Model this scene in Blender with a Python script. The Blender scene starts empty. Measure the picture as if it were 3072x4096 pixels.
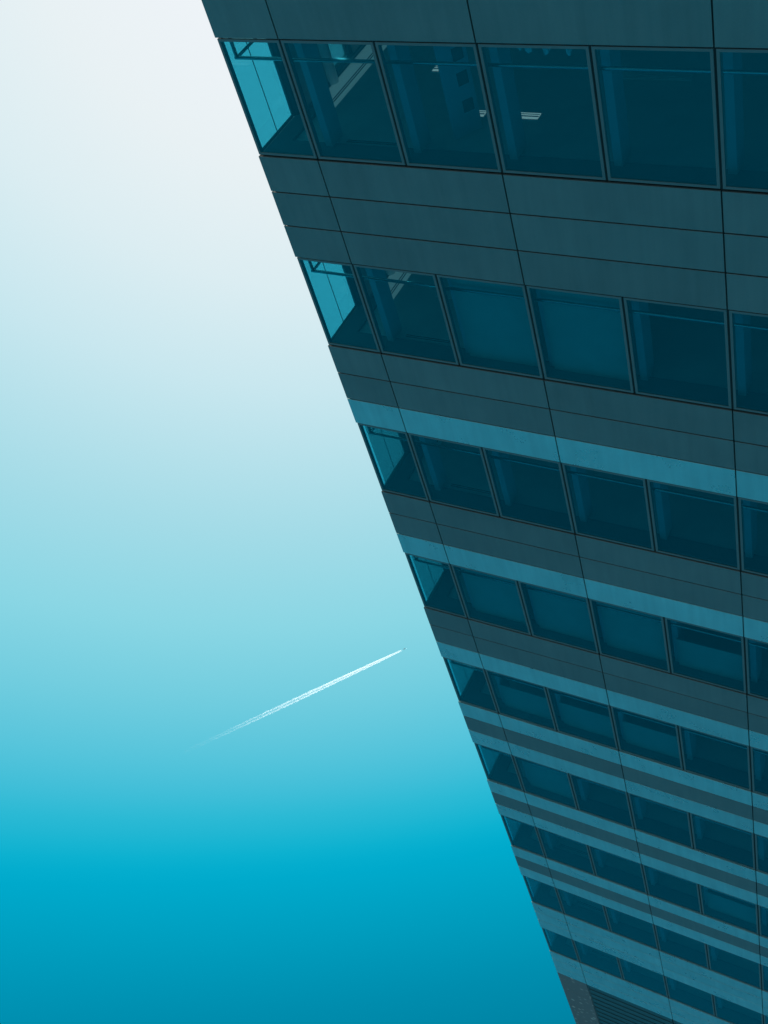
import bpy, bmesh, math, random
from mathutils import Vector, Matrix
random.seed(7)
sc = bpy.context.scene
col = sc.collection
R = math.radians

# ------------------------------------------------------------------ camera
# Facade frame: u runs along the front facade away from the corner, v is up, n goes into the
# building.  World: X = -u, Y = n, Z = v + SILL.  The photograph was taken looking up and is
# turned upside down, so the camera is rolled.
SILL = 8.874                       # height of the lowest visible window sill above the ground
ST = 3.8132                        # storey height
HEAD, J1, J2 = 1.903, 2.544, 3.182 # window head, panel joints within a storey
BAY = 1.5                          # mullion spacing
EDGE = -1.08                       # u of the building corner

def P(u, v, n):
    return Vector((-u, n, v + SILL))

cam_d = bpy.data.cameras.new('camera')
cam = bpy.data.objects.new('camera', cam_d); col.objects.link(cam)
cam.location = (-10.295, -12.492, 1.6)
Rx = (0.85872143, 0.2420802, 0.4516577)
Ry = (0.19965001, 0.65368859, -0.72995281)
Rz = (-0.47195061, 0.71699958, 0.51300509)
def w3(r): return Vector((-r[0], r[2], r[1]))
ax, ay, az = w3(Rx), -w3(Ry), -w3(Rz)
m = Matrix((ax, ay, az)).transposed()
cam.rotation_mode = 'QUATERNION'
cam.rotation_quaternion = m.to_quaternion()
cam_d.sensor_fit = 'VERTICAL'
cam_d.sensor_height = 36.0
cam_d.sensor_width = 36.0
cam_d.lens = 36.0 * 4850.6 / 4096.0
cam_d.clip_start = 0.1
cam_d.clip_end = 60000
sc.camera = cam

# ------------------------------------------------------------------ sky and sun
SUN_EL, SUN_AZ = 22.0, 36.0        # azimuth from +Y towards +X
world = bpy.data.worlds.new('World'); sc.world = world
world.use_nodes = True
nt = world.node_tree
for n_ in list(nt.nodes): nt.nodes.remove(n_)
def wn(t): return nt.nodes.new(t)
sky = wn('ShaderNodeTexSky'); sky.sky_type = 'NISHITA'; sky.sun_disc = False
sky.sun_elevation = R(SUN_EL); sky.sun_rotation = R(SUN_AZ)
sky.air_density = 1.0; sky.dust_density = 4.0; sky.ozone_density = 1.0
bw = wn('ShaderNodeRGBToBW'); nt.links.new(sky.outputs[0], bw.inputs[0])
lg = wn('ShaderNodeMath'); lg.operation = 'LOGARITHM'; lg.inputs[1].default_value = 10.0
nt.links.new(bw.outputs[0], lg.inputs[0])
mr = wn('ShaderNodeMapRange'); mr.inputs['From Min'].default_value = -1.0; mr.inputs['From Max'].default_value = 2.0
nt.links.new(lg.outputs[0], mr.inputs['Value'])
ramp = wn('ShaderNodeValToRGB')
nt.links.new(mr.outputs[0], ramp.inputs[0])
def lin(c): return c / 12.92 if c <= 0.04045 else ((c + 0.055) / 1.055) ** 2.4
def srgb(r, g, b): return (lin(r/255), lin(g/255), lin(b/255))
# colour of the graded sky over its brightness: white towards the sun, deep cyan away from it
SKY_RAMP = [(t_, srgb(*c_)) for t_, c_ in [
    (0.15, (0, 60, 85)), (0.33, (0, 96, 126)), (0.41, (0, 122, 154)), (0.4342, (0, 141, 174)), (0.4522, (0, 157, 190)), (0.4707, (0, 171, 205)),
    (0.4785, (16, 179, 209)), (0.4895, (45, 186, 213)), (0.4969, (64, 190, 216)), (0.5089, (85, 196, 219)), (0.5333, (114, 205, 223)),
    (0.5647, (138, 214, 228)), (0.6139, (163, 219, 231)), (0.703, (200, 231, 239)), (0.772, (219, 237, 242)), (0.8469, (232, 241, 244)),
    (0.9005, (237, 243, 247)), (0.97, (242, 246, 248))]]
for i_, (p_, c_) in enumerate(SKY_RAMP):
    e_ = ramp.color_ramp.elements[i_] if i_ < 2 else ramp.color_ramp.elements.new(p_)
    e_.position = p_; e_.color = (*c_, 1)
gain = wn('ShaderNodeVectorMath'); gain.operation = 'SCALE'; gain.inputs['Scale'].default_value = 10.0
nt.links.new(ramp.outputs[0], gain.inputs[0])
bg = wn('ShaderNodeBackground'); bg.inputs['Strength'].default_value = 0.1
nt.links.new(gain.outputs[0], bg.inputs['Color'])
wo = wn('ShaderNodeOutputWorld'); nt.links.new(bg.outputs[0], wo.inputs['Surface'])

sl = bpy.data.lights.new('sun', 'SUN'); sl.energy = 5.0; sl.angle = R(0.5); sl.color = (1.0, 0.95, 0.88)
sun = bpy.data.objects.new('sun', sl); col.objects.link(sun)
S = Vector((math.cos(R(SUN_EL))*math.sin(R(SUN_AZ)), math.cos(R(SUN_EL))*math.cos(R(SUN_AZ)), math.sin(R(SUN_EL))))
sun.rotation_mode = 'QUATERNION'; sun.rotation_quaternion = S.to_track_quat('Z', 'Y')
sun.location = (0, 0, 60)

vs = sc.view_settings
vs.view_transform = 'Standard'; vs.look = 'None'; vs.exposure = 0.0; vs.gamma = 1.0
vs.use_curve_mapping = False
sc.render.engine = 'CYCLES'
sc.cycles.max_bounces = 12; sc.cycles.volume_bounces = 6; sc.cycles.sample_clamp_indirect = 3.0; sc.cycles.transparent_max_bounces = 64

# ------------------------------------------------------------------ materials
def mat(name):
    m_ = bpy.data.materials.new(name); m_.use_nodes = True
    t = m_.node_tree; b = t.nodes['Principled BSDF']
    return m_, t, b

def plain(name, c, rough=0.6, metal=0.0, var=0.05, scale=3.0):
    m_, t, b = mat(name)
    tc = t.nodes.new('ShaderNodeTexCoord')
    nz = t.nodes.new('ShaderNodeTexNoise'); nz.inputs['Scale'].default_value = scale; nz.inputs['Detail'].default_value = 5
    t.links.new(tc.outputs['Object'], nz.inputs['Vector'])
    r = t.nodes.new('ShaderNodeValToRGB')
    r.color_ramp.elements[0].color = (*[x*(1-var) for x in c], 1); r.color_ramp.elements[0].position = 0.3
    r.color_ramp.elements[1].color = (*[min(1, x*(1+var)) for x in c], 1); r.color_ramp.elements[1].position = 0.7
    t.links.new(nz.outputs['Fac'], r.inputs[0]); t.links.new(r.outputs[0], b.inputs['Base Color'])
    b.inputs['Roughness'].default_value = rough; b.inputs['Metallic'].default_value = metal
    return m_

def panel_mat(name, c, rough, metal, spec=0.5):
    """coated metal cladding: small tone shift from panel to panel, faint weathering and orange-peel"""
    m_, t, b = mat(name)
    N = t.nodes.new; L = t.links.new
    tc = N('ShaderNodeTexCoord'); oi = N('ShaderNodeObjectInfo')
    add = N('ShaderNodeVectorMath'); add.operation = 'ADD'
    mul = N('ShaderNodeVectorMath'); mul.operation = 'SCALE'; mul.inputs['Scale'].default_value = 37.0
    cmb = N('ShaderNodeCombineXYZ')
    for k in range(3): L(oi.outputs['Random'], cmb.inputs[k])
    L(cmb.outputs[0], mul.inputs[0]); L(tc.outputs['Object'], add.inputs[0]); L(mul.outputs[0], add.inputs[1])
    blot = N('ShaderNodeTexNoise'); blot.inputs['Scale'].default_value = 1.3; blot.inputs['Detail'].default_value = 6; blot.inputs['Roughness'].default_value = 0.6
    L(add.outputs[0], blot.inputs['Vector'])
    mp = N('ShaderNodeMapping'); mp.inputs['Scale'].default_value = (5.0, 5.0, 0.35)
    L(add.outputs[0], mp.inputs['Vector'])
    stk = N('ShaderNodeTexNoise'); stk.inputs['Scale'].default_value = 1.6; stk.inputs['Detail'].default_value = 4
    L(mp.outputs[0], stk.inputs['Vector'])
    grain = N('ShaderNodeTexNoise'); grain.inputs['Scale'].default_value = 90.0; grain.inputs['Detail'].default_value = 2
    L(add.outputs[0], grain.inputs['Vector'])
    def mr_(src, lo, hi):
        q = N('ShaderNodeMapRange'); q.inputs['From Min'].default_value = 0.25; q.inputs['From Max'].default_value = 0.75
        q.inputs['To Min'].default_value = lo; q.inputs['To Max'].default_value = hi; L(src, q.inputs['Value']); return q.outputs[0]
    def mm(a_, b_):
        q = N('ShaderNodeMath'); q.operation = 'MULTIPLY'; L(a_, q.inputs[0]); L(b_, q.inputs[1]); return q.outputs[0]
    rnd = N('ShaderNodeMapRange'); rnd.inputs['To Min'].default_value = 0.95; rnd.inputs['To Max'].default_value = 1.05
    L(oi.outputs['Random'], rnd.inputs['Value'])
    f = mm(mm(mr_(blot.outputs['Fac'], 0.93, 1.07), mr_(stk.outputs['Fac'], 0.925, 1.06)), mm(rnd.outputs[0], mr_(grain.outputs['Fac'], 0.96, 1.04)))
    sc_ = N('ShaderNodeVectorMath'); sc_.operation = 'SCALE'; sc_.inputs[0].default_value = c; L(f, sc_.inputs['Scale'])
    L(sc_.outputs[0], b.inputs['Base Color'])
    L(mr_(blot.outputs['Fac'], rough - 0.06, rough + 0.06), b.inputs['Roughness'])
    b.inputs['Metallic'].default_value = metal
    b.inputs['Specular IOR Level'].default_value = spec
    bp = N('ShaderNodeBump'); bp.inputs['Strength'].default_value = 0.04; bp.inputs['Distance'].default_value = 0.02
    L(blot.outputs['Fac'], bp.inputs['Height']); L(bp.outputs[0], b.inputs['Normal'])
    return m_

def glass_mat(name, tint, ior=1.5, gain_=1.0):
    """tinted float glass: every face filters what passes and mirrors by angle"""
    m_ = bpy.data.materials.new(name); m_.use_nodes = True
    t = m_.node_tree; t.nodes.remove(t.nodes['Principled BSDF']); out = t.nodes['Material Output']
    N = t.nodes.new; L = t.links.new
    tr = N('ShaderNodeBsdfTransparent'); tr.inputs[0].default_value = (*tint, 1)
    gl = N('ShaderNodeBsdfGlossy'); gl.inputs['Roughness'].default_value = 0.0; gl.inputs['Color'].default_value = (0.9, 1, 0.96, 1)
    tc = N('ShaderNodeTexCoord')
    nz = N('ShaderNodeTexNoise'); nz.inputs['Scale'].default_value = 0.7; L(tc.outputs['Object'], nz.inputs['Vector'])
    bp = N('ShaderNodeBump'); bp.inputs['Strength'].default_value = 0.03; bp.inputs['Distance'].default_value = 0.02
    L(nz.outputs['Fac'], bp.inputs['Height']); L(bp.outputs[0], gl.inputs['Normal'])
    # mirror share by angle (the same from both sides of the sheet)
    ge = N('ShaderNodeNewGeometry'); dt = N('ShaderNodeVectorMath'); dt.operation = 'DOT_PRODUCT'
    L(ge.outputs['Incoming'], dt.inputs[0]); L(ge.outputs['Normal'], dt.inputs[1])
    ab = N('ShaderNodeMath'); ab.operation = 'ABSOLUTE'; L(dt.outputs['Value'], ab.inputs[0])
    iv = N('ShaderNodeMath'); iv.operation = 'SUBTRACT'; iv.inputs[0].default_value = 1.0; L(ab.outputs[0], iv.inputs[1])
    pw = N('ShaderNodeMath'); pw.operation = 'POWER'; L(iv.outputs[0], pw.inputs[0]); pw.inputs[1].default_value = 5.0
    f0 = ((ior-1)/(ior+1))**2
    fr = N('ShaderNodeMath'); fr.operation = 'MULTIPLY_ADD'; L(pw.outputs[0], fr.inputs[0]); fr.inputs[1].default_value = 1-f0; fr.inputs[2].default_value = f0
    mx = N('ShaderNodeMixShader'); L(fr.outputs[0], mx.inputs[0]); L(tr.outputs[0], mx.inputs[1]); L(gl.outputs[0], mx.inputs[2])
    L(mx.outputs[0], out.inputs['Surface'])
    return m_

def emit_mat(name, c, s):
    m_, t, b = mat(name)
    b.inputs['Base Color'].default_value = (*c, 1); b.inputs['Emission Color'].default_value = (*c, 1); b.inputs['Emission Strength'].default_value = s
    return m_

M = {
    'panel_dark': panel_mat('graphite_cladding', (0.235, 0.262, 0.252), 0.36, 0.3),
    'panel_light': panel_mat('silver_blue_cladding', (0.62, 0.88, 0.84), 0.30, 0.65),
    'frame': plain('window_frame_metal', (0.155, 0.215, 0.22), 0.5, 0.0, 0.06, 4),
    'joint': plain('joint_backing', (0.03, 0.055, 0.06), 0.8),
    'glass': glass_mat('tinted_glass', (0.43, 0.815, 0.87), 1.9),
    'soffit': plain('soffit_paint', (0.16, 0.22, 0.23), 0.8),
    'ceiling': plain('ceiling_tile', (0.6, 0.63, 0.6), 0.9),
    'bright_ceiling': plain('white_ceiling_strip', (0.95, 0.95, 0.93), 0.8),
    'inner_wall': plain('plaster', (0.42, 0.44, 0.44), 0.9),
    'core': plain('core_wall', (0.22, 0.25, 0.26), 0.9),
    'slab': plain('concrete', (0.2, 0.2, 0.2), 0.9, 0, 0.1),
    'carpet': plain('pale_floor', (0.6, 0.6, 0.57), 0.6),
    'post': plain('post_paint', (0.36, 0.46, 0.50), 0.6),
    'rail': plain('polished_steel', (0.45, 0.47, 0.47), 0.12, 1.0),
    'blind': plain('blind_fabric', (0.29, 0.45, 0.42), 0.9),
    'slot': plain('slot_black', (0.02, 0.02, 0.02), 0.8),
    'lamp': emit_mat('luminaire_diffuser', (1.0, 0.58, 0.52), 0.62),
    'strip_glow': emit_mat('ceiling_strip_glow', (0.9, 0.72, 0.68), 0.16),  # added glow for the ceiling strip, no lamp: stands for bounced sunlight
    'lamp_off': plain('luminaire_off', (0.7, 0.72, 0.72), 0.4),
    'louver': panel_mat('louver_metal', (0.06, 0.15, 0.165), 0.6, 0.0),
    'roof': plain('roofing', (0.15, 0.15, 0.15), 0.9),
    'board': plain('board_paint', (0.34, 0.45, 0.52), 0.8),
    'picture': plain('dark_print', (0.05, 0.07, 0.08), 0.6, 0, 0.3, 9),
    'paper': plain('paper', (0.7, 0.72, 0.72), 0.9),
}
# mottled mesh screen of the plant floor corner
m_, t_, b_ = mat('mesh_screen')
tc = t_.nodes.new('ShaderNodeTexCoord')
vo = t_.nodes.new('ShaderNodeTexVoronoi'); vo.inputs['Scale'].default_value = 4.2; vo.inputs['Randomness'].default_value = 0.8
n2 = t_.nodes.new('ShaderNodeTexNoise'); n2.inputs['Scale'].default_value = 2.0; n2.inputs['Detail'].default_value = 3
t_.links.new(tc.outputs['Object'], vo.inputs['Vector']); t_.links.new(tc.outputs['Object'], n2.inputs['Vector'])
rr = t_.nodes.new('ShaderNodeValToRGB'); rr.color_ramp.elements[0].position = 0.12; rr.color_ramp.elements[0].color = (0.75, 0.6, 0.52, 1)
rr.color_ramp.elements[1].position = 0.34; rr.color_ramp.elements[1].color = (0.24, 0.21, 0.205, 1)
t_.links.new(vo.outputs['Distance'], rr.inputs[0])
mx = t_.nodes.new('ShaderNodeMix'); mx.data_type = 'RGBA'
mx.inputs['A'].default_value = (0.24, 0.21, 0.205, 1)
r3 = t_.nodes.new('ShaderNodeMapRange'); r3.inputs['From Min'].default_value = 0.42; r3.inputs['From Max'].default_value = 0.56
t_.links.new(n2.outputs['Fac'], r3.inputs['Value']); t_.links.new(r3.outputs[0], mx.inputs['Factor'])
t_.links.new(rr.outputs[0], mx.inputs['B']); t_.links.new(mx.outputs['Result'], b_.inputs['Base Color'])
b_.inputs['Roughness'].default_value = 0.7
M['mesh'] = m_

# ------------------------------------------------------------------ mesh helpers
def box(bm, a0, a1, b0, b1, c0, c1):
    """box in facade coordinates: u a0..a1, v b0..b1, n c0..c1"""
    vs_ = [bm.verts.new(P(a, b, c)) for a in (a0, a1) for b in (b0, b1) for c in (c0, c1)]
    for f in ((0,1,3,2), (4,6,7,5), (0,4,5,1), (2,3,7,6), (0,2,6,4), (1,5,7,3)):
        bm.faces.new([vs_[i] for i in f])

def finish(name, bm, m_, parent=None, bevel=0.0, smooth=False):
    bmesh.ops.recalc_face_normals(bm, faces=bm.faces)
    if bevel: bmesh.ops.bevel(bm, geom=list(bm.edges), offset=bevel, segments=1, affect='EDGES', clamp_overlap=True)
    me = bpy.data.meshes.new(name); bm.to_mesh(me); bm.free()
    if smooth:
        for p in me.polygons: p.use_smooth = True
    me.materials.append(M[m_] if isinstance(m_, str) else m_)
    o = bpy.data.objects.new(name, me); col.objects.link(o)
    if parent: o.parent = parent
    return o

def part(name, m_, parent, *boxes, bevel=0.0):
    bm = bmesh.new()
    for b in boxes: box(bm, *b)
    return finish(name, bm, m_, parent, bevel)

def tag(o, label, cat, group=None):
    o['label'] = label; o['category'] = cat
    if group: o['group'] = group
    return o

def empty(name, loc):
    o = bpy.data.objects.new(name, None); o.location = loc; o.empty_display_size = 0.3; col.objects.link(o); return o

_cache = {}
def slab_mesh(key, m_, lx, ly, lz, bevel):
    """box mesh around its own origin, shared between alike pieces (world axes x, y, z)"""
    k = (key, m_, round(lx, 4), round(ly, 4), round(lz, 4))
    if k not in _cache:
        bm = bmesh.new()
        bmesh.ops.create_cube(bm, size=1.0)
        bmesh.ops.scale(bm, vec=(lx, ly, lz), verts=bm.verts)
        if bevel: bmesh.ops.bevel(bm, geom=list(bm.edges), offset=bevel, segments=1, affect='EDGES')
        me = bpy.data.meshes.new(key); bm.to_mesh(me); bm.free(); me.materials.append(M[m_]); _cache[k] = me
    return _cache[k]

def ring_mesh(key, m_, la, lz, wdt, depth, left):
    """window frame ring (four mitred bars in one mesh)"""
    k = (key, round(la, 4), round(lz, 4), left)
    if k not in _cache:
        bm = bmesh.new()
        for (a, z) in ((1, 1),):
            o_ = [(-la/2, -lz/2), (la/2, -lz/2), (la/2, lz/2), (-la/2, lz/2)]
            i_ = [(-la/2+wdt, -lz/2+wdt), (la/2-wdt, -lz/2+wdt), (la/2-wdt, lz/2-wdt), (-la/2+wdt, lz/2-wdt)]
            def V(pt, d): return bm.verts.new((d, pt[0], pt[1]) if left else (pt[0], d, pt[1]))
            of = [V(p, -depth/2) for p in o_]; ob = [V(p, depth/2) for p in o_]
            if_ = [V(p, -depth/2) for p in i_]; ib = [V(p, depth/2) for p in i_]
            for q in range(4):
                r = (q+1) % 4
                bm.faces.new((of[q], of[r], if_[r], if_[q])); bm.faces.new((ob[q], ib[q], ib[r], ob[r]))
                bm.faces.new((of[q], ob[q], ob[r], of[r])); bm.faces.new((if_[q], if_[r], ib[r], ib[q]))
        bmesh.ops.recalc_face_normals(bm, faces=bm.faces)
        bmesh.ops.bevel(bm, geom=[e for e in bm.edges if e.calc_face_angle(0) > 1.0], offset=0.003, segments=1, affect='EDGES')
        me = bpy.data.meshes.new(key); bm.to_mesh(me); bm.free(); me.materials.append(M[m_]); _cache[k] = me
    return _cache[k]

def link(name, me, loc, parent, rot=None):
    o = bpy.data.objects.new(name, me); o.location = loc; col.objects.link(o); o.parent = parent
    if rot: o.rotation_euler = rot
    return o

# ------------------------------------------------------------------ ground
gm, gt, gb = mat('paving')
gtc = gt.nodes.new('ShaderNodeTexCoord'); gbr = gt.nodes.new('ShaderNodeTexBrick')
gbr.inputs['Color1'].default_value = (0.26, 0.26, 0.255, 1); gbr.inputs['Color2'].default_value = (0.3, 0.3, 0.29, 1)
gbr.inputs['Mortar'].default_value = (0.06, 0.06, 0.065, 1); gbr.inputs['Scale'].default_value = 1.0
gt.links.new(gtc.outputs['Object'], gbr.inputs['Vector']); gt.links.new(gbr.outputs['Color'], gb.inputs['Base Color'])
gb.inputs['Roughness'].default_value = 0.85
bm = bmesh.new()
g4 = [bm.verts.new(c) for c in ((-30000, -30000, 0), (30000, -30000, 0), (30000, 30000, 0), (-30000, 30000, 0))]
bm.faces.new(g4)
ground = finish('ground', bm, gm); ground['kind'] = 'structure'; ground['label'] = 'grey paved ground around the office tower'

# ------------------------------------------------------------------ the tower
tower = empty('office_building', (0, 0, 0))
tag(tower, 'tall glass and metal panel office tower filling the right side', 'building')

NST = 9
U_END = 10.5                      # the front goes on past the frame
N_END = 9.0
GAP = 0.021                       # open joint between panels
TH = 0.03
TOP = 34.27                       # panels end here, louvers above
LOUV_TOP = 40.2

front_cols = [(EDGE, 0.0)] + [(i*2*BAY, min((i+1)*2*BAY, U_END)) for i in range(4) if i*2*BAY < U_END]
left_wins = [(0.0, 1.08), (2.14, 2.84)]
left_cols = [(0.0, 1.08), (1.08, 2.14), (2.14, 2.84), (2.84, 5.84), (5.84, N_END)]

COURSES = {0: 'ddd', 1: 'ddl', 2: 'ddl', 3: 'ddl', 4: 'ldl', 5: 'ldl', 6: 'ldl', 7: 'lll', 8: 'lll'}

def tilt(): return R(random.uniform(-0.12, 0.12))

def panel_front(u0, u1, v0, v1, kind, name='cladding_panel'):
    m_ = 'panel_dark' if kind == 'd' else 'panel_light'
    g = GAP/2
    a0 = u0 if u0 == EDGE else u0 + g
    a1 = u1 - g
    me = slab_mesh(name, m_, a1-a0, TH, (v1-v0)-GAP, 0.002)
    return link(name, me, P((a0+a1)/2, (v0+v1)/2, TH/2), tower, (tilt(), 0, 0))

def panel_left(n0, n1, v0, v1, kind, name='cladding_panel'):
    m_ = 'panel_dark' if kind == 'd' else 'panel_light'
    g = GAP/2
    a0 = TH + 0.004 if n0 == 0 else n0 + g
    a1 = n1 - g
    me = slab_mesh(name, m_, TH, a1-a0, (v1-v0)-GAP, 0.002)
    return link(name, me, P(EDGE + TH/2, (v0+v1)/2, (a0+a1)/2), tower)

# --- cladding courses
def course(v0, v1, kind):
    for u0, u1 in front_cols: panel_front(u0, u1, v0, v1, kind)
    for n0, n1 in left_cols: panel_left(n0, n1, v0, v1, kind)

# below the first visible sill
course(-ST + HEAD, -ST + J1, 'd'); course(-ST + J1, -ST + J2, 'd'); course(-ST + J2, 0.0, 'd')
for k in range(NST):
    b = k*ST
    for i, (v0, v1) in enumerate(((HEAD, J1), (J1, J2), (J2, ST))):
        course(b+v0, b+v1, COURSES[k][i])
# solid bits of the left side between its windows
for k in range(NST):
    for n0, n1 in ((1.08, 2.14), (2.84, 5.84), (5.84, N_END)):
        panel_left(n0, n1, k*ST, k*ST + HEAD, 'd')

# --- windows
FR = 0.040
# slim metal frame with the sheet of glass set almost flush in it
def window_front(u0, u1, b):
    a0 = u0 + 0.017 if u0 != EDGE else u0 + 0.014
    a1 = u1 - 0.017
    z0, z1 = b + 0.016, b + HEAD - 0.016
    w = link('window', ring_mesh('window_frame', 'frame', a1-a0, z1-z0, FR, 0.034, False), P((a0+a1)/2, (z0+z1)/2, 0.031), tower)
    me = slab_mesh('pane', 'glass', a1-a0-2*FR+0.008, 0.010, z1-z0-2*FR+0.008, 0)
    link('pane', me, (0, -0.006, 0), w, (R(random.uniform(-0.06, 0.06)), 0, R(random.uniform(-0.06, 0.06))))
    return w

def window_left(n0, n1, b):
    a0 = 0.052 if n0 == 0 else n0 + 0.017
    a1 = n1 - 0.017
    z0, z1 = b + 0.016, b + HEAD - 0.016
    w = link('window', ring_mesh('window_frame', 'frame', a1-a0, z1-z0, FR, 0.034, True), P(EDGE + 0.031, (z0+z1)/2, (a0+a1)/2), tower)
    me = slab_mesh('pane', 'glass', 0.010, a1-a0-2*FR+0.008, z1-z0-2*FR+0.008, 0)
    link('pane', me, (0.006, 0, 0), w)
    if n0 == 0:                    # butt joint down the middle of the corner light
        link('glazing_bar', slab_mesh('glazing_bar', 'joint', 0.010, 0.008, z1-z0-2*FR, 0), (-0.006, 0.0, 0), w)
    return w

wf = [(EDGE, 0.0)] + [(i*BAY, (i+1)*BAY) for i in range(7)]
for k in range(NST):
    b = k*ST
    for u0, u1 in wf: window_front(u0, u1, b)
    for n0, n1 in left_wins: window_left(n0, n1, b)

# --- dark structure behind the joints
for i in range(0, 8):              # mullion behind each joint between windows, over full height
    part('mullion', 'joint', tower, (i*BAY-0.03, i*BAY+0.03, -0.02, NST*ST-1.93, 0.045, 0.13))
for n0 in (1.08, 2.14, 2.84, 5.84):
    part('mullion', 'joint', tower, (EDGE+0.045, EDGE+0.13, -0.02, NST*ST-1.93, n0-0.03, n0+0.03))
part('corner_post', 'joint', tower, (EDGE+0.052, EDGE+0.072, -0.02, NST*ST-1.93, 0.052, 0.070))
CORE_N, INT_U = 6.0, U_END
COL_U, COL_N, COL_R = -0.87, 2.05, 0.085
SLAB_LO, FLOOR_DROP = 2.06, 0.45
for k in range(-1, NST):
    b = k*ST
    top = b + ST
    if k == NST-1: top = TOP
    # spandrel wall, front and left, dark so that the open joints read as black lines
    part('spandrel_wall', 'joint', tower,
         (EDGE+0.05, U_END, b+HEAD+0.012, top-0.012, 0.05, 0.30),
         (EDGE+0.05, EDGE+0.30, b+HEAD+0.012, top-0.012, 0.30, N_END))
    part('floor_slab', 'slab', tower, (EDGE+0.30, U_END, b+SLAB_LO, b+ST-FLOOR_DROP-0.02, 0.30, N_END))
    part('floor_finish', 'carpet', tower, (EDGE+0.30, U_END, b+ST-FLOOR_DROP-0.02, b+ST-FLOOR_DROP, 0.30, N_END))
for k in range(NST):
    b = k*ST
    part('soffit', 'soffit', tower,
         (EDGE+0.08, U_END, b+1.865, b+HEAD+0.008, 0.085, 0.40),
         (EDGE+0.08, EDGE+0.40, b+1.865, b+HEAD+0.008, 0.40, 1.30),
         (EDGE+0.08, EDGE+0.19, b+1.865, b+HEAD+0.008, 1.30, CORE_N))
    part('ceiling', 'ceiling', tower, (EDGE+0.40, U_END, b+1.915, b+1.965, 0.40, CORE_N), (EDGE+0.19, EDGE+0.40, b+1.915, b+1.965, 1.30, CORE_N))
    part('glow_strip' if k < 2 else 'ceiling_strip', 'strip_glow' if k < 2 else 'bright_ceiling', tower, (-0.86, -0.47, b+1.905, b+1.915, 1.38, 4.6))  # pale, and glowing on the lowest storeys, in place of bounced sunlight
    part('slot_diffuser', 'slot', tower, (-0.62, -0.605, b+1.897, b+1.905, 1.5, 4.5), (-0.575, -0.56, b+1.897, b+1.905, 1.5, 4.5))
    part('slot_diffuser', 'slot', tower, (0.22, 1.15, b+1.905, b+1.915, 0.505, 0.518), (0.22, 1.15, b+1.905, b+1.915, 0.545, 0.558))
    part('pier', 'inner_wall', tower, (EDGE+0.05, EDGE+0.16, b-FLOOR_DROP, b+1.865, 1.10, 2.12))
    part('pier', 'inner_wall', tower, (EDGE+0.05, EDGE+0.16, b-FLOOR_DROP, b+1.865, 2.86, N_END))
    part('core_wall', 'core', tower, (EDGE+0.16, U_END, b-FLOOR_DROP, b+SLAB_LO, CORE_N, CORE_N+0.2))
    part('end_wall', 'core', tower, (U_END-0.2, U_END-0.002, b-0.02, b+HEAD+0.02, 0.14, CORE_N))
    for i in range(0, 7):
        part('window_post', 'post', tower, (i*BAY-0.005, i*BAY+0.112, b-FLOOR_DROP, b+1.865, 0.30, 0.62))
    # guard rail along both glass sides: tube, return and post in one bent piece
    rail = empty('guard_rail', P(-0.95, b+0.375, 0.15)); rail.parent = tower
    inv = rail.location.copy()
    def tube(name, p0, p1, r):
        bm = bmesh.new(); d = p1 - p0
        bmesh.ops.create_cone(bm, cap_ends=True, segments=14, radius1=r, radius2=r, depth=d.length)
        q = Vector((0, 0, 1)).rotation_difference(d)
        bmesh.ops.transform(bm, matrix=Matrix.Translation((p0+p1)/2 - inv) @ q.to_matrix().to_4x4(), verts=bm.verts)
        return finish(name, bm, 'rail', rail, smooth=True)
    tube('rail_tube', P(-0.975, b+0.375, 0.15), P(U_END-0.25, b+0.375, 0.15), 0.026)
    tube('rail_tube', P(-0.95, b+0.375, 0.17), P(-0.95, b+0.375, 1.095), 0.024)
    tube('rail_post', P(-0.95, b-FLOOR_DROP, 0.15), P(-0.95, b+0.372, 0.15), 0.028)

# roof side: louvers, mesh corner, roof slab
LP = 0.42
nl = int((LOUV_TOP - TOP)/LP)
part('plant_screen_wall', 'joint', tower, (EDGE+0.16, U_END, TOP, LOUV_TOP, 0.16, 0.30), (EDGE+0.16, EDGE+0.30, TOP, LOUV_TOP, 0.30, N_END))
for u0, u1 in front_cols[1:]:
    for j in range(nl):
        bm = bmesh.new()
        v0 = TOP + 0.02 + j*LP
        a0, a1 = u0+0.035, u1-0.035
        prof = [(v0, 0.014), (v0+0.012, 0.004), (v0+LP+0.02, 0.03), (v0+LP+0.008, 0.04)]
        A = [bm.verts.new(P(a0, v, n)) for v, n in prof]; B = [bm.verts.new(P(a1, v, n)) for v, n in prof]
        bm.faces.new(A); bm.faces.new(B)
        for q in range(4): bm.faces.new((A[q], A[(q+1) % 4], B[(q+1) % 4], B[q]))
        finish('louver_blade', bm, 'louver', tower)
    part('louver_rail', 'frame', tower, (u0+0.014, u0+0.03, TOP+0.01, LOUV_TOP, 0.0, 0.15))
for j in range(4):
    v0 = TOP + 0.01 + j*1.48
    part('mesh_screen', 'mesh', tower, (EDGE, -0.014, v0, min(v0+1.47, LOUV_TOP), 0.0, 0.04), bevel=0.004)
    part('mesh_screen', 'mesh', tower, (EDGE, EDGE+0.04, v0, min(v0+1.47, LOUV_TOP), 0.045, N_END), bevel=0.004)
part('roof_slab', 'roof', tower, (EDGE+0.02, U_END, LOUV_TOP, LOUV_TOP+0.3, 0.02, N_END))
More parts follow.
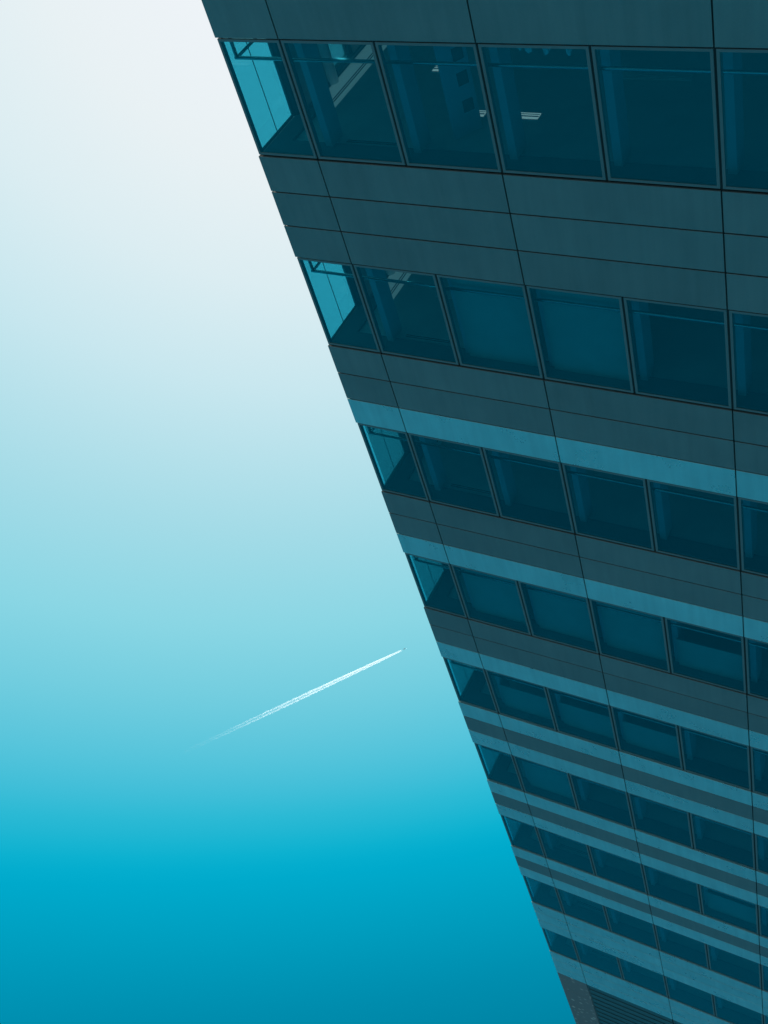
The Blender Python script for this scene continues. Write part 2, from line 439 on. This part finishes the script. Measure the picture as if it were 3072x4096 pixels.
# closed back, far end and base, out of the photograph
part('rear_wall', 'slab', tower, (EDGE+0.0, U_END+0.3, -SILL, LOUV_TOP-0.01, N_END+0.002, N_END+0.3))
part('far_end_wall', 'slab', tower, (U_END+0.002, U_END+0.3, -SILL, LOUV_TOP-0.01, 0.0, N_END))
part('base_wall', 'slab', tower, (EDGE+0.01, U_END, -SILL, -ST+HEAD-0.01, 0.01, N_END))

# --- roller blinds: (storey, bay, lower edge)
BLINDS = [(1, 1, 0.08), (1, 2, 0.08), (3, 0, 0.06), (3, 1, 0.06), (3, 2, 0.06), (3, 3, 1.0), (4, 0, 0.95), (4, 1, 0.95), (4, 2, 0.95),
          (5, 0, 0.1), (6, 3, 0.9)]
for k, i, lo in BLINDS:
    b = k*ST
    part('roller_blind', 'blind', tower, (i*BAY+0.1, (i+1)*BAY-0.06, b+lo, b+1.86, 0.235, 0.24),
         (i*BAY+0.1, (i+1)*BAY-0.06, b+lo-0.03, b+lo, 0.23, 0.245))

fm, ft, fb = mat('dimming_fabric')  # half-clear fabric of the added screens that dim the side glass
fb.inputs['Base Color'].default_value = (0.25, 0.36, 0.36, 1); fb.inputs['Roughness'].default_value = 0.9
f1 = ft.nodes.new('ShaderNodeBsdfTransparent'); f2 = ft.nodes.new('ShaderNodeMixShader'); f2.inputs[0].default_value = 0.42
ft.links.new(f1.outputs[0], f2.inputs[1]); ft.links.new(fb.outputs[0], f2.inputs[2])
ft.links.new(f2.outputs[0], ft.nodes['Material Output'].inputs['Surface'])
for k in range(2, NST):
    b = k*ST
    lo = 0.06
    part('roller_blind', 'blind', tower, (EDGE+0.10, EDGE+0.104, b+lo, b+1.862, 2.18, 2.80))  # added unseen blind, keeps sun glints off the guard rail
    part('dimming_screen', fm, tower, (EDGE+0.10, EDGE+0.104, b+lo, b+1.862, 0.09, 1.04))  # added screen, dims the sky seen through the corner glass

for k in range(2):
    part('dimming_screen', fm, tower, (EDGE+0.10, EDGE+0.104, k*ST+0.06, k*ST+1.862, 2.18, 2.80))  # added screen, softens the bright sky patch in the second side window
# round white column standing by the left side
for k in range(0, NST):
    bm = bmesh.new()
    bmesh.ops.create_cone(bm, cap_ends=True, segments=24, radius1=COL_R, radius2=COL_R, depth=1.91+FLOOR_DROP)
    bmesh.ops.translate(bm, verts=bm.verts, vec=P(COL_U, k*ST+(1.91-FLOOR_DROP)/2, COL_N))
    finish('round_column', bm, 'bright_ceiling', tower, smooth=False)

# --- ceiling luminaires
def luminaire(u0, u1, n0, n1, k, on):
    b = k*ST
    o = part('ceiling_light', 'lamp_off', tower, (u0-0.02, u1+0.02, b+1.897, b+1.914, n0-0.02, n1+0.02))
    part('light_diffuser', 'lamp' if on else 'lamp_off', o, (u0, u1, b+1.889, b+1.896, n0, n1))
    part('light_baffle', 'lamp_off', o, (u0, u1, b+1.882, b+1.888, n0+0.035, n0+0.06), (u0, u1, b+1.882, b+1.888, n1-0.05, n1-0.035))
luminaire(2.55, 2.97, 1.31, 1.45, 0, True)
luminaire(1.93, 2.12, 1.31, 1.45, 0, True)
luminaire(0.72, 1.12, 2.45, 2.59, 0, True)
luminaire(3.6, 4.8, 2.45, 2.59, 0, False)
for k in range(1, NST):
    for (a, n) in ((0.3, 1.6), (2.6, 1.6), (4.8, 2.6)):
        luminaire(a, a+1.2, n, n+0.14, k, False)

# ------------------------------------------------------------------ things inside the first office
fl = -FLOOR_DROP
bd = empty('display_board', P(1.969, fl, 0.675)); tag(bd, 'pale upright display board with three dark squares behind lowest window row', 'board')
A = Vector((1.969, 0.675)); Bq = Vector((2.243, 1.029)); hdir = (Bq - A); nrm = Vector((hdir.y, -hdir.x)).normalized()
def board_box(name, m_, s0, s1, v0, v1, d0, d1, parent):
    bm = bmesh.new(); vv = []
    for s in (s0, s1):
        for v in (v0, v1):
            for d in (d0, d1):
                q = A + hdir*s + nrm*d
                vv.append(bm.verts.new(P(q.x, v, q.y) - bd.location))
    for f in ((0,1,3,2), (4,6,7,5), (0,4,5,1), (2,3,7,6), (0,2,6,4), (1,5,7,3)): bm.faces.new([vv[i] for i in f])
    return finish(name, bm, m_, parent, 0.003)
board_box('panel', 'board', 0, 1, fl+0.12, 1.885, -0.03, 0.0, bd)
board_box('foot', 'rail', 0.02, 0.12, fl, fl+0.12, -0.2, 0.15, bd)
board_box('foot', 'rail', 0.88, 0.98, fl, fl+0.12, -0.2, 0.15, bd)
for v0, v1 in ((0.585, 0.779), (0.948, 1.147), (1.368, 1.555)):
    board_box('picture', 'picture', 0.495, 0.86, v0, v1, 0.001, 0.008, bd)

# window ledge with crumpled paper on it
part('window_ledge', 'post', tower, (0.15, 6*BAY, 0.085, 0.115, 0.185, 0.295))
PAPERS = [(3.46, 0.10, 0.06, 'small crumpled pale paper nearest the column on the lowest ledge'),
          (3.58, 0.15, 0.09, 'pointed pale paper bundle second along the lowest window ledge'),
          (3.82, 0.14, 0.10, 'broad pale paper bundle third along the lowest window ledge'),
          (4.12, 0.16, 0.08, 'upright pale paper bundle farthest from the column on the ledge')]
for u, h, w, lab in PAPERS:
    bm = bmesh.new()
    bmesh.ops.create_icosphere(bm, subdivisions=2, radius=1.0)
    for v in bm.verts:
        v.co = v.co * random.uniform(0.6, 1.15)
        v.co = Vector((v.co.x*w*0.6, v.co.y*0.035, v.co.z*h*0.55))
    zmin = min(v.co.z for v in bm.verts)
    for v in bm.verts: v.co.z -= zmin
    o = finish('paper_bundle', bm, 'paper'); o.location = P(u, 0.115, 0.24)
    tag(o, lab, 'paper', 'papers on the window ledge')

# ------------------------------------------------------------------ contrail and airliner
ALT = 10000.0
def sky_pt(el, azm, alt=ALT):
    d = (alt - 1.6)/math.tan(R(el))
    return Vector((cam.location.x + d*math.sin(R(azm)), cam.location.y + d*math.cos(R(azm)), alt))
head = sky_pt(52.175, 45.00); tail = sky_pt(51.356, 62.9); plane_p = sky_pt(52.157, 44.78)
back = (tail - head); LEN = back.length; back.normalize()
side = Vector((0, 0, 1)).cross(back).normalized(); upv = Vector((0, 0, 1))
NSEG = 14
def vapour(i):
    f = i/(NSEG-1)
    m2 = bpy.data.materials.new('ice_vapour'); m2.use_nodes = True
    vt = m2.node_tree; vt.nodes.remove(vt.nodes['Principled BSDF'])
    vsc = vt.nodes.new('ShaderNodeVolumeScatter'); vsc.inputs['Color'].default_value = (0.99, 0.99, 0.99, 1)
    vsc.inputs['Density'].default_value = 0.085*(1-f)**1.8 + 0.0012; vsc.inputs['Anisotropy'].default_value = 0.6
    vt.links.new(vsc.outputs[0], vt.nodes['Material Output'].inputs['Volume'])
    return m2
VM = [vapour(i) for i in range(NSEG)]
trail = empty('contrail', head); tag(trail, 'long white double condensation trail fading out across the blue sky', 'contrail')
ico = bmesh.new(); bmesh.ops.create_icosphere(ico, subdivisions=1, radius=1.0)
IV = [v.co.copy() for v in ico.verts]; IF = [[v.index for v in f.verts] for f in ico.faces]; ico.free()
def interp(tab, s):
    for (a, x), (b, y) in zip(tab, tab[1:]):
        if s <= b: return x + (y-x)*(s-a)/(b-a)
    return tab[-1][1]
SEP = [(0, 4.5), (250, 8.5), (600, 12), (1100, 15), (1600, 16), (2600, 11)]
RAD = [(0, 3), (60, 5), (250, 7), (600, 8.8), (1000, 10), (1500, 10), (2600, 6)]
from mathutils import noise
NS = 12
for sgn in (1, -1):
    for g in range(NSEG):
        s0, s1 = LEN*g/NSEG, LEN*(g+1)/NSEG
        verts, faces = [], []
        nr = int((s1-s0)/4.0)
        for i in range(nr+1):
            s = s0 + (s1-s0)*i/nr
            r = interp(RAD, s); sp = interp(SEP, s)
            rough = 0.06 + 0.75*min(1, s/900)
            wob = noise.noise(Vector((s*0.02, sgn*11, 3)))*r*0.5*min(1, s/700)
            for a in range(NS):
                th = 2*math.pi*a/NS
                q = noise.noise(Vector((s*0.11, math.cos(th)*1.3 + sgn*7, math.sin(th)*1.3))) + 0.6*noise.noise(Vector((s*0.3, math.cos(th)*2 + sgn*7, math.sin(th)*2)))
                rr_ = r*max(0.12, 1 + rough*1.25*q)
                verts.append(back*s + side*(sgn*sp + wob + rr_*math.cos(th)) + upv*(rr_*math.sin(th)))
        for i in range(nr):
            for a in range(NS):
                b2 = (a+1) % NS
                faces.append([i*NS+a, i*NS+b2, (i+1)*NS+b2, (i+1)*NS+a])
        faces.append(list(range(NS))[::-1]); faces.append([nr*NS+a for a in range(NS)])
        me = bpy.data.meshes.new('vapour_strand'); me.from_pydata(verts, [], faces); me.materials.append(VM[g])
        bm = bmesh.new(); bm.from_mesh(me); bmesh.ops.recalc_face_normals(bm, faces=bm.faces); bm.to_mesh(me); bm.free()
        o = bpy.data.objects.new('vapour_strand', me); col.objects.link(o); o.parent = trail; o['kind'] = 'stuff'

jm, jt, jb = mat('airliner_paint'); jb.inputs['Base Color'].default_value = (0.8, 0.8, 0.82, 1); jb.inputs['Roughness'].default_value = 0.3
jet = empty('airliner', plane_p); tag(jet, 'tiny white airliner at the tip of the condensation trail', 'airplane')
jet.scale = (0.7, 0.7, 0.7)
jet.rotation_euler = (0, 0, math.atan2(-back.y, -back.x))
def lathe(name, prof, off=(0, 0, 0)):
    bm = bmesh.new(); rings = []
    for x, r in prof: rings.append([bm.verts.new((x+off[0], r*math.cos(a*math.pi/8)+off[1], r*math.sin(a*math.pi/8)+off[2])) for a in range(16)])
    for a, b in zip(rings, rings[1:]):
        for i in range(16): bm.faces.new((a[i], a[(i+1) % 16], b[(i+1) % 16], b[i]))
    bm.faces.new(rings[0]); bm.faces.new(rings[-1])
    return finish(name, bm, jm, jet, smooth=True)
lathe('fuselage', [(19, 0.2), (18, 1.1), (16, 1.8), (13, 2.05), (-8, 2.05), (-14, 1.4), (-19, 0.35)])
def surf(name, pts, th, vertical=False):
    bm = bmesh.new()
    lo = [bm.verts.new(p) for p in pts]
    hi = [bm.verts.new((p[0], p[1] + (th if vertical else 0), p[2] + (0 if vertical else th))) for p in pts]
    n_ = len(pts); bm.faces.new(lo); bm.faces.new(hi)
    for i in range(n_): bm.faces.new((lo[i], lo[(i+1) % n_], hi[(i+1) % n_], hi[i]))
    return finish(name, bm, jm, jet)
for sg in (1, -1):
    surf('wing', [(5, sg*1.5, -0.8), (-2, sg*17, 0.6), (-3.8, sg*17, 0.6), (-3, sg*1.5, -0.8)], 0.5)
    surf('tailplane', [(-14, sg*0.8, 0.8), (-17.5, sg*6.2, 1.2), (-18.6, sg*6.2, 1.2), (-17.5, sg*0.8, 0.8)], 0.25)
    lathe('engine', [(5.2, 0.8), (4.6, 1.05), (2.2, 0.95), (1.0, 0.6)], (0, sg*5.6, -1.9))
surf('fin', [(-12.5, -0.12, 1.5), (-17, -0.12, 7.2), (-19, -0.12, 7.2), (-17.8, -0.12, 1.5)], 0.25, True)
